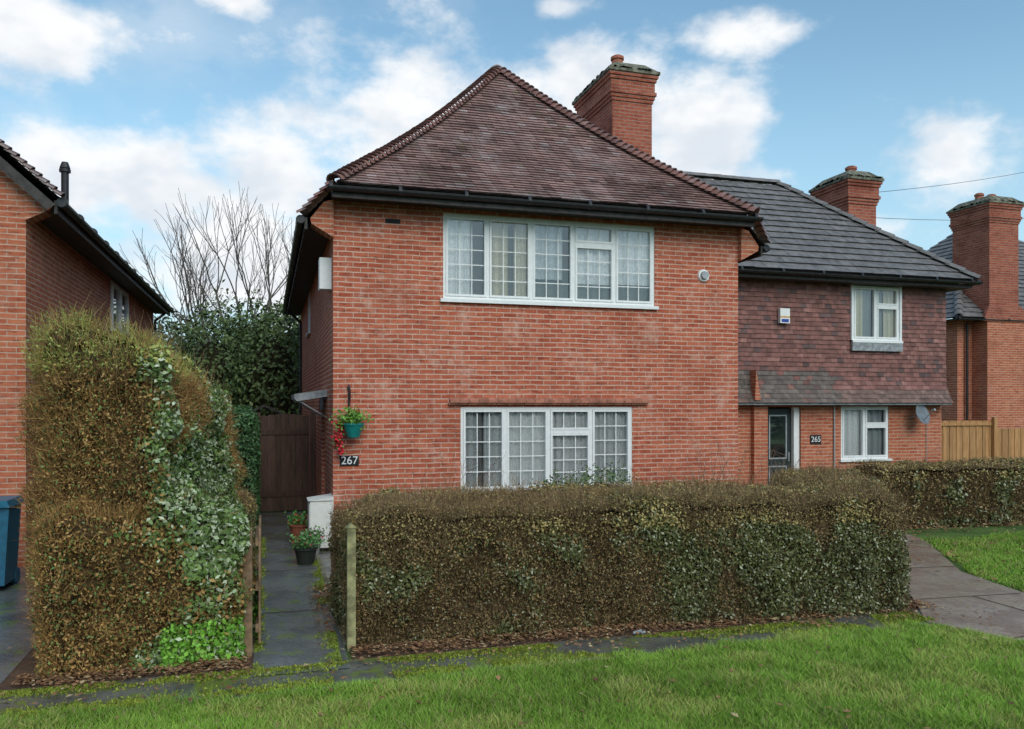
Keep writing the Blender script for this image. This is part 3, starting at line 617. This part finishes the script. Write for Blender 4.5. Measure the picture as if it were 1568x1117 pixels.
# ---------------------------------------------------------------- foliage masses
def foliage(name,blobs,n,size,ca,cb,core=M_core,seed=1):
    e=empty(name); Ps=[];Ns=[]; tot=sum(b[3]*b[4] for b in blobs)
    cm=MB()
    for b in blobs:
        c=np.array(b[:3]); r=np.array([b[3],b[3],b[4]]); k=int(n*b[3]*b[4]/tot); d=nrm(RNG.normal(0,1,(k,3)))
        rad=(.72+.38*RNG.random(k))*(.65+.7*fbm(d*2+c,1.4,seed)); P=c+d*r*rad[:,None]; Ps.append(P);Ns.append(d)
        for i in range(6):
            for j_ in range(10):
                pt=[]
                for (a,bb) in ((i,j_),(i,j_+1),(i+1,j_+1),(i+1,j_)):
                    th=math.pi*a/6;ph=2*math.pi*bb/10; pt.append((c[0]+.62*r[0]*math.sin(th)*math.cos(ph),c[1]+.62*r[1]*math.sin(th)*math.sin(ph),c[2]+.62*r[2]*math.cos(th)))
                cm.poly(pt,uv=[(0,0)]*4)
    cm.build('interior',core,e)
    P=np.concatenate(Ps);Nn=np.concatenate(Ns);m=P[:,2]>.02;P=P[m];Nn=Nn[m];k=len(P)
    C=mixcols(RNG.random(k),ca,cb)*(.3+1.4*fbm(P,1.3,seed+3))[:,None]; sz=size*(.6+.8*RNG.random(k))
    quadcloud('leaves',leaves(P,Nn,sz,sz*.55),C,M_leaf,e); return e
foliage('evergreen_tree',[(.15,26,2.6,1.2,2.6),(-.3,28,1.8,1.6,2.9),(-1.7,28,2.6,1.5,2.7),(.9,29,3.2,1.3,2.6),(-2.9,30,2.2,1.7,2.6),(-.6,29.5,3.6,1.2,2.1)],34000,.07,(.05,.085,.03),(.13,.18,.06),seed=61)
foliage('evergreen_tree.001',[(-6,36,3,3,3.5),(-10,38,3,3.5,4),(-2,38,2.5,3,3.3),(4,40,3,3,3.6)],16000,.12,(.05,.07,.03),(.10,.12,.06),seed=63)
foliage('background_trees',[(x,-26+3*math.sin(x*1.7),3+math.sin(x)*.8,4.2,4+1.6*math.sin(x*.9)) for x in range(-36,60,5)],20000,.35,(.04,.055,.03),(.09,.11,.06),seed=65)  # unseen tree row added behind the camera to darken low window reflections
foliage('background_trees.001',[(x,75+5*math.sin(x*1.3),2,6,4+1.2*math.sin(x*.7)) for x in range(-70,130,7)],20000,.4,(.08,.09,.07),(.14,.15,.11),seed=67)
foliage('garden_shrub',[(4.6,10.9,.72,.75,.58),(3.9,10.8,.7,.5,.52)],7000,.022,(.05,.10,.03),(.14,.22,.07),seed=69)
def bare(name,base,h,seed,spread=.5,levels=6,stems=5,r0=.14):
    rnd=random.Random(seed); mb=MB()
    def grow(p,d,L,r,lv):
        q=p; n=3
        for i in range(n):
            dd=(d+Vector((rnd.gauss(0,.10),rnd.gauss(0,.10),.08))).normalized(); q2=q+dd*L/n; mb.cyl(q,q2,max(.0055,r*(1-.22*i/n)),max(.0055,r*(1-.22*(i+1)/n)),seg=6 if r>.03 else 3,cap=False); q=q2; d=dd
            if lv>1 and i>0 and rnd.random()<.72:
                a=d.orthogonal().normalized(); a=Matrix.Rotation(rnd.uniform(0,6.28),3,d)@a; grow(q,(d+a*rnd.uniform(.4,.85)).normalized(),L*rnd.uniform(.5,.7),r*.45,lv-1)
        if lv>1:
            for k in range(2):
                a=d.orthogonal().normalized(); a=Matrix.Rotation(rnd.uniform(0,6.28),3,d)@a; grow(q,(d+a*rnd.uniform(.15,.45)).normalized(),L*rnd.uniform(.66,.85),r*.56,lv-1)
    b=Vector(base); mb.cyl(b,b+Vector((0,0,h*.16)),r0*1.5,r0*1.2,seg=10)
    for k in range(stems):
        a=2*math.pi*k/stems+rnd.random(); grow(b+Vector((0,0,h*.15)),Vector((math.cos(a)*spread,math.sin(a)*spread,1)).normalized(),h*.25,r0*.6,levels-1)
    return mb.build(name,M_bark)
bare('bare_tree',(-.6,31,0),10.4,5,.5,6,7,.15)
bare('bare_tree.001',(-6.2,33,0),8.0,9,.35,5,4,.08)
bare('bare_tree.002',(-3.4,36,0),8.0,12,.35,5,4,.08)
def rose(name,c,n,h):
    mb=MB(); rnd=random.Random(c[0]*10)
    for k in range(n):
        p=Vector(c)+Vector((rnd.gauss(0,.1),rnd.gauss(0,.1),0)); d=Vector((rnd.gauss(0,.3),rnd.gauss(0,.3),1)).normalized(); L=h*rnd.uniform(.7,1.1)
        for i in range(5):
            q=p+d*L/5; mb.cyl(p,q,.006-.0008*i,.005-.0008*i,seg=4,cap=False); 
            if i>1:
                s=q+Vector((rnd.gauss(0,.12),rnd.gauss(0,.12),rnd.uniform(.02,.15))); mb.cyl(q,s,.003,.0015,seg=3,cap=False)
            p=q; d=(d+Vector((rnd.gauss(0,.12),rnd.gauss(0,.12),0))).normalized()
    mb.build(name,simple('rose_stem',(.24,.14,.09),.8))
rose('rose_bush',(2.1,10.9,0),16,1.8); rose('rose_bush.001',(6.5,11.2,0),26,1.75); rose('rose_bush.002',(7.2,10.9,0),22,1.65); rose('rose_bush.003',(2.6,11.4,0),10,1.85)
# ---------------------------------------------------------------- fallen leaves
def litter(name,n,fn,size=.022):
    P=fn(n); k=len(P); Nn=np.tile([0,0,1.],(k,1)); t=RNG.random(k); C=mixcols(t,(.14,.065,.035),(.36,.20,.10)); C[RNG.random(k)<.12]=(.48,.36,.2)
    sz=size*(.4+1.1*RNG.random(k)); V=leaves(P,Nn*2.2,sz,sz*.6,.5); V[:,:,2]=np.maximum(V[:,:,2],.022); return quadcloud(name,V,C,M_twig)
def strip(x0,x1,y0,y1,jit=.08,z=.03):
    def f(n):
        x=RNG.uniform(x0,x1,n); w_=vnoise(np.stack([x,x*0,x*0],1),2.5,33); y=y1-(y1-y0)*np.abs(RNG.normal(0,.42,n))*(.5+.9*w_); return np.stack([x,y,z+RNG.random(n)*.025],1)
    return f
litter('fallen_leaves',4300,strip(.7,6.9,6.90,7.42),.019); litter('fallen_leaves.001',1700,strip(-1.9,-.15,6.9,7.38),.019)
litter('fallen_leaves.002',300,strip(-3,7.5,3,7.0,z=.05),.026); litter('fallen_leaves.003',520,strip(8,16,6,11.5,z=.06),.035)
litter('fallen_leaves.004',1800,strip(10.3,17,11.2,12.1),.03); litter('fallen_leaves.005',300,strip(.45,.72,7.2,10)); litter('fallen_leaves.006',200,strip(-4,0,6.6,10),.02)
litter('fallen_leaves.007',300,strip(-2,8,6.3,7.1,z=.025),.018)
n=30000; x=RNG.uniform(-3,6.5,n); s_=RNG.random(n)<.5; y=np.where(s_,6.50+.035*x+np.abs(RNG.normal(0,.10,n)),7.08-np.abs(RNG.normal(0,.09,n)))
P=np.stack([x,y,np.full(n,.016)],1); m=vnoise(P,2.2,71)>.38; P=P[m]; k=len(P); tip=P+np.stack([RNG.normal(0,.008,k),RNG.normal(0,.008,k),.010+.012*RNG.random(k)],1); b=np.stack([RNG.normal(0,.006,k),RNG.normal(0,.006,k),np.zeros(k)],1)
quadcloud('moss',np.stack([P-b,P+b,tip],1),mixcols(RNG.random(k),(.13,.17,.02),(.32,.37,.05)),M_grass,nv=3)
n=9000; y=RNG.uniform(7.1,14,n); s_=RNG.random(n)<.35; x=np.where(s_,-.11+np.abs(RNG.normal(0,.035,n)),.64+.02*(y-9)-np.abs(RNG.normal(0,.06,n)))
P=np.stack([x,y,np.full(n,.020)],1); m=vnoise(P,2.6,75)>.42; P=P[m]; k=len(P); tip=P+np.stack([RNG.normal(0,.008,k),RNG.normal(0,.008,k),.010+.012*RNG.random(k)],1); b=np.stack([RNG.normal(0,.007,k),RNG.normal(0,.007,k),np.zeros(k)],1)
quadcloud('moss.001',np.stack([P-b,P+b,tip],1),mixcols(RNG.random(k),(.12,.17,.02),(.28,.34,.06)),M_grass,nv=3)
w=MB(); c0=(3.35,7.1,.03)
for k in range(6):
    a=Vector(c0)+Vector((random.uniform(-.05,.05),random.uniform(-.03,.03),random.uniform(0,.015))); w.poly([a,a+Vector((.045,.01,.008)),a+Vector((.04,.03,.02)),a+Vector((-.01,.02,.012))])
w.build('litter_wrapper',M_lead)
# ---------------------------------------------------------------- gates, fence
sg=empty('side_gate'); b=MB()
for k in range(7):
    c=random.uniform(.75,1.2); b.box(-.13+k*.135,-.002+k*.135,17.2,17.225,.06,1.98+.04*math.sin(k/6*math.pi),(c,c,c))
b.box(-.13,.81,17.18,17.2,1.6,1.7,(.8,.8,.8)); b.box(-.13,.81,17.18,17.2,.35,.45,(.8,.8,.8)); b.build('boards',M_gate,sg)
b=MB(); b.box(-.25,-.14,17.15,17.25,0,2.05); b.box(.83,.93,17.15,17.25,0,2.05); b.build('posts',M_gate,sg)
fp=MB()
for k in range(22):
    c=random.uniform(.75,1.2); fp.box(-3.1+k*.13,-2.975+k*.13,17.2,17.225,.02,1.85,(c,c,c))
fp.build('boundary_fence',M_gate)
gg=empty('garden_gate'); b=MB(); b.box(-.21,-.13,7.52,7.60,0,1.12); b.build('hinge_post',M_wood,gg)
b=MB(); b.box(.68,.755,7.42,7.50,0,1.1); b.prism([(.67,1.1),(.765,1.1),(.717,1.14)],7.41,7.51); b.build('latch_post',M_green,gg)
b=MB(); 
for z in (.18,.55,.95): b.box(-.105,-.08,7.62,8.4,z,z+.07,(1,1,1))
for k in range(7): b.box(-.078,-.06,7.63+k*.112,7.70+k*.112,.08,1.1+.06*math.sin(k/6*math.pi),(1,1,1))
b.build('gate_leaf',M_wood,gg)
wf=empty('wooden_fence'); b=MB()
for k in range(60):
    c=random.uniform(.75,1.15); zt=1.82 if k<17 else 1.62; b.box(15.35+k*.1,15.445+k*.1,15.9+.012*(k%2),15.92+.012*(k%2),.05,zt,(c,c,c))
b.build('boards',M_fence,wf); b=MB()
for k in (0,17,36,55): b.box(15.3+k*.1,15.4+k*.1,15.8,15.89,0,1.9)
b.box(15.4,17,15.87,15.898,1.7,1.78); b.build('posts',M_fence,wf)
sh=empty('garden_shed'); b=MB(); b.box(-.65,.5,20.5,22.5,0,1.85); b.build('walls',M_gate,sh); b=MB(); b.prism([(-.75,1.83),(-.08,2.16),(.6,1.83),(.6,1.89),(-.08,2.22),(-.75,1.89)],20.35,22.6); b.build('roof',M_soffit,sh)
wb=empty('wheelie_bin'); b=MB(); X=-3.2; b.prism([(X-.24,.08),(X+.24,.08),(X+.29,1.0),(X-.29,1.0)],10.9,11.4); b.cyl((X-.25,11.42,.1),(X+.25,11.42,.1),.1); b.build('body',simple('blue_plastic',(.02,.12,.20),.45),wb); b=MB(); b.prism([(X-.31,1.0),(X+.31,1.0),(X+.28,1.08),(X-.28,1.08)],10.85,11.46); b.build('lid',simple('blue_lid',(.02,.15,.24),.4),wb)
# ---------------------------------------------------------------- signs / small things
def sign(name,x,y,z,w,h,txt,size):
    e=empty(name); b=MB(); b.box(x-w/2,x+w/2,y-.02,y-.002,z-h/2,z+h/2); b.build('plate',M_dark,e)
    cu=bpy.data.curves.new('digits','FONT'); cu.body=txt; cu.size=size; cu.align_x='CENTER'; cu.align_y='CENTER'; cu.extrude=.002
    o=bpy.data.objects.new('digits',cu); scene.collection.objects.link(o); o.location=(x,y-.024,z); o.rotation_euler=(math.pi/2,0,0); cu.materials.append(M_white); o.parent=e
sign('house_number_sign',1.18,YF,1.36,.28,.15,'267',.17); sign('house_number_sign.001',11.72,YN,1.43,.28,.2,'265',.17)
hb=empty('hanging_basket'); b=MB()
b.cyl((1.17,YF-.02,1.95),(1.17,YF-.02,2.5),.012,seg=6); b.cyl((1.17,YF-.02,2.42),(1.17,YF-.32,2.42),.01,seg=6); b.cyl((1.17,YF-.02,2.1),(1.17,YF-.25,2.4),.008,seg=6); b.cyl((1.17,YF-.3,2.42),(1.17,YF-.3,2.15),.004,seg=4); b.cyl((1.17,YF-.02,2.45),(1.17,YF-.02,2.52),.03,.0,8); b.build('bracket',M_black,hb)
b=MB(); b.cyl((1.22,YF-.22,1.72),(1.22,YF-.22,1.9),.09,.15,18); b.cyl((1.22,YF-.22,1.9),(1.22,YF-.22,1.93),.16,.16,18); b.build('pot',M_teal,hb)
k=500; P=np.array([1.2,YF-.22,2.0])+RNG.normal(0,1,(k,3))*np.array([.11,.08,.06]); quadcloud('foliage',leaves(P,RNG.normal(0,1,(k,3)),np.full(k,.03),np.full(k,.017)),mixcols(RNG.random(k),(.09,.22,.03),(.25,.45,.09)),M_leaf,hb)
k=480; t=RNG.random(k); P=np.stack([1.02+RNG.normal(0,.035,k)+.03*np.sin(t*9),YF-.16+RNG.normal(0,.03,k),1.95-.48*t],1); C=mixcols(RNG.random(k),(.60,.02,.03),(.80,.07,.10)); gr=RNG.random(k)<.28; C[gr]=(.12,.22,.06); quadcloud('trailing_flowers',leaves(P,RNG.normal(0,1,(k,3)),np.full(k,.024),np.full(k,.018)),C,M_leaf,hb)
def pot(name,x,y,r,h,col,leafc,flower):
    e=empty(name); b=MB(); b.cyl((x,y,.02),(x,y,h),r*.75,r,18); b.cyl((x,y,h),(x,y,h+.03),r*1.1,r*1.1,18); b.build('pot',simple(name+'_mat',col,.6),e)
    k=350; P=np.array([x,y,h+.1])+RNG.normal(0,1,(k,3))*np.array([r*.6,r*.6,.05]); C=mixcols(RNG.random(k),leafc,tuple(c*2.2 for c in leafc)); fl=RNG.random(k)<.12; C[fl]=flower; quadcloud('plant',leaves(P,RNG.normal(0,1,(k,3)),np.full(k,.028),np.full(k,.016)),C,M_leaf,e)
pot('flower_pot',.50,11.6,.15,.22,(.02,.025,.02),(.06,.15,.045),(.4,.1,.1)); pot('flower_pot.001',.48,13.3,.15,.3,(.28,.09,.05),(.07,.18,.045),(.75,.03,.03)); pot('flower_pot.002',.62,12.2,.12,.2,(.25,.25,.24),(.08,.14,.05),(.5,.5,.5))
sd=empty('satellite_dish'); b=MB(); C0=Vector((14.35,YN-.28,1.98)); ax=Vector((.25,-1,.35)).normalized(); a1=ax.orthogonal().normalized(); a2=ax.cross(a1)
pr=None
for i in range(6):
    r=.24*i/5; off=ax*(r*r*.9); rg=[C0+off+(a1*math.cos(2*math.pi*j_/20)+a2*math.sin(2*math.pi*j_/20))*r for j_ in range(20)]
    if pr:
        for j_ in range(20): b.poly([pr[j_],pr[(j_+1)%20],rg[(j_+1)%20],rg[j_]])
    pr=rg
b.build('dish',simple('dish_grey',(.16,.18,.20),.5),sd,smooth=False)
b=MB(); b.cyl(C0,(14.3,YN,1.9),.02,seg=6); b.cyl(C0-Vector((0,0,.2)),C0+ax*.3,.01,seg=6); b.cyl(C0+ax*.28,C0+ax*.36,.03,seg=8); b.build('arm',M_metal,sd)
al=empty('burglar_alarm_box'); b=MB(); xa=10.78+.0; b.prism([(xa-.12,3.98),(xa+.12,3.98),(xa+.12,4.3),(xa-.12,4.3)],YT-.13,YT-.04); b.build('casing',M_white,al); b=MB(); b.box(xa-.09,xa+.09,YT-.134,YT-.131,4.0,4.07,(1,1,1)); b.build('label',simple('blue_label',(.03,.06,.3),.5),al); b=MB(); b.box(xa-.12,xa+.12,YT-.133,YT-.131,4.1,4.13); b.build('stripe',simple('orange_label',(.6,.3,.05),.5),al)
b=MB(); b.cyl((12.2,YN-.03,2.2),(12.2,YN-.03,.2),.018,seg=6); b.cyl((14.75,YN-.03,2.2),(14.75,YN-.03,0),.008,seg=6); b.build('wall_cable',M_metal,N)
for i,(a,bb) in enumerate([((15.2,18.6,7.9),(42,30,15.5)),((15.2,18.6,7.3),(42,31,12.5)),((17,22,6.2),(40,33,9.2))]):
    cu=bpy.data.curves.new('c','CURVE'); cu.dimensions='3D'; cu.bevel_depth=.007; sp=cu.splines.new('POLY'); sp.points.add(14)
    for j_ in range(15):
        t=j_/14; p=Vector(a).lerp(Vector(bb),t); p.z-=.8*4*t*(1-t)*.5; sp.points[j_].co=(*p,1)
    o=bpy.data.objects.new('overhead_cable' if i==0 else 'overhead_cable.%03d'%i,cu); scene.collection.objects.link(o); cu.materials.append(M_black)
# ================================================================= LIGHT
SUN_EL,SUN_AZ=math.radians(40),math.radians(172)
sd_=Vector((math.sin(SUN_AZ)*math.cos(SUN_EL),math.cos(SUN_AZ)*math.cos(SUN_EL),math.sin(SUN_EL)))
sl_=bpy.data.lights.new('sun','SUN'); sl_.energy=1.75; sl_.angle=math.radians(45); sl_.color=(1,.96,.90)
so_=bpy.data.objects.new('sun',sl_); scene.collection.objects.link(so_); so_.rotation_euler=sd_.to_track_quat('Z','Y').to_euler(); so_.location=sd_*50
w=bpy.data.worlds.new('World'); scene.world=w; w.use_nodes=True; nt=w.node_tree; bg=nt.nodes['Background']; bg.inputs[1].default_value=.15
sky=node(nt,'ShaderNodeTexSky'); sky.sky_type='NISHITA'; sky.sun_disc=False; sky.sun_elevation=SUN_EL; sky.sun_rotation=SUN_AZ; sky.air_density=1.0; sky.dust_density=.6; sky.ozone_density=1.5
tc=node(nt,'ShaderNodeTexCoord').outputs['Generated']
def vm(op,a,b):
    n=node(nt,'ShaderNodeVectorMath',operation=op)
    for i,x in enumerate((a,b)):
        if isinstance(x,bpy.types.NodeSocket): nt.links.new(x,n.inputs[i])
        elif x is not None: n.inputs[i].default_value=x
    return n
def mt_(op,a,b):
    n=node(nt,'ShaderNodeMath',operation=op)
    for i,x in enumerate((a,b)):
        if isinstance(x,bpy.types.NodeSocket): nt.links.new(x,n.inputs[i])
        else: n.inputs[i].default_value=x
    return n.outputs[0]
CL=[(8.3,19.6,.14,1.6),(15.5,20.5,.11,1.6),(22,20.5,.11,1.6),(1.7,15.6,.14,1.6),(-6,13.2,.16,1.8),(-13,12.6,.15,1.9),(28.8,18.6,.10,1.5),(44.5,15,.065,1.5),(-14.5,21.5,.085,1.2),(32,23.5,.06,2.2),(31,13.5,.09,2),(2,8,.24,2),(-2,25.5,.05,2.5),(60,6,.2,3),(38,11,.06,2.5),(20,26,.05,3)]
cur=None
for az,el,r,sq in CL:
    az=math.radians(az);el=math.radians(el); c=(math.sin(az)*math.cos(el),math.cos(az)*math.cos(el),math.sin(el))
    d=vm('SUBTRACT',tc,c); d=vm('MULTIPLY',d.outputs[0],(1,1,sq)); l=vm('LENGTH',d.outputs[0],None).outputs['Value']
    v=mrange(nt,l,r*1.4,0,0,1,smooth=False); cur=v if cur is None else mt_('MAXIMUM',cur,v)
sc=vm('MULTIPLY',tc,(1,1,1.6)).outputs[0]
n1=noise_n(nt,sc,7.5,9,.58); n2=noise_n(nt,sc,2.2,4,.5); n3=noise_n(nt,sc,9,4,.6)
v=mt_('ADD',mt_('MULTIPLY',cur,.78),mt_('MULTIPLY',mt_('SUBTRACT',n1,.5),2.0))
mask=mrange(nt,v,.12,.66)
wisp=mt_('MULTIPLY',mrange(nt,n2,.42,.72,0,.35),mrange(nt,n1,.35,.62))
mask=mt_('MAXIMUM',mask,wisp)
sep=node(nt,'ShaderNodeSeparateXYZ'); nt.links.new(tc,sep.inputs[0])
haze=mrange(nt,sep.outputs['Z'],0.0,.42,.85,0)
ccol=mixc(nt,mrange(nt,n3,.32,.60),(5.0,5.4,5.9),(6.6,6.7,6.8))
skc=mixc(nt,1.,sky.outputs[0],(1.15,1.35,1.2),'MULTIPLY')
col=mixc(nt,haze,skc,(3.3,4.7,5.7)); col=mixc(nt,mask,col,ccol)
nt.links.new(col,bg.inputs[0])
# ================================================================= CAMERA
cd=bpy.data.cameras.new('camera'); cam=bpy.data.objects.new('camera',cd); scene.collection.objects.link(cam); scene.camera=cam
cam.location=(0,0,EYE); cam.rotation_euler=(math.pi/2,0,math.radians(-16.6)); cd.sensor_width=36; cd.lens=28.8; cd.shift_y=.0395; cd.clip_end=2000; cd.clip_start=.05
scene.view_settings.view_transform='Standard'; scene.view_settings.look='None'; scene.view_settings.exposure=0
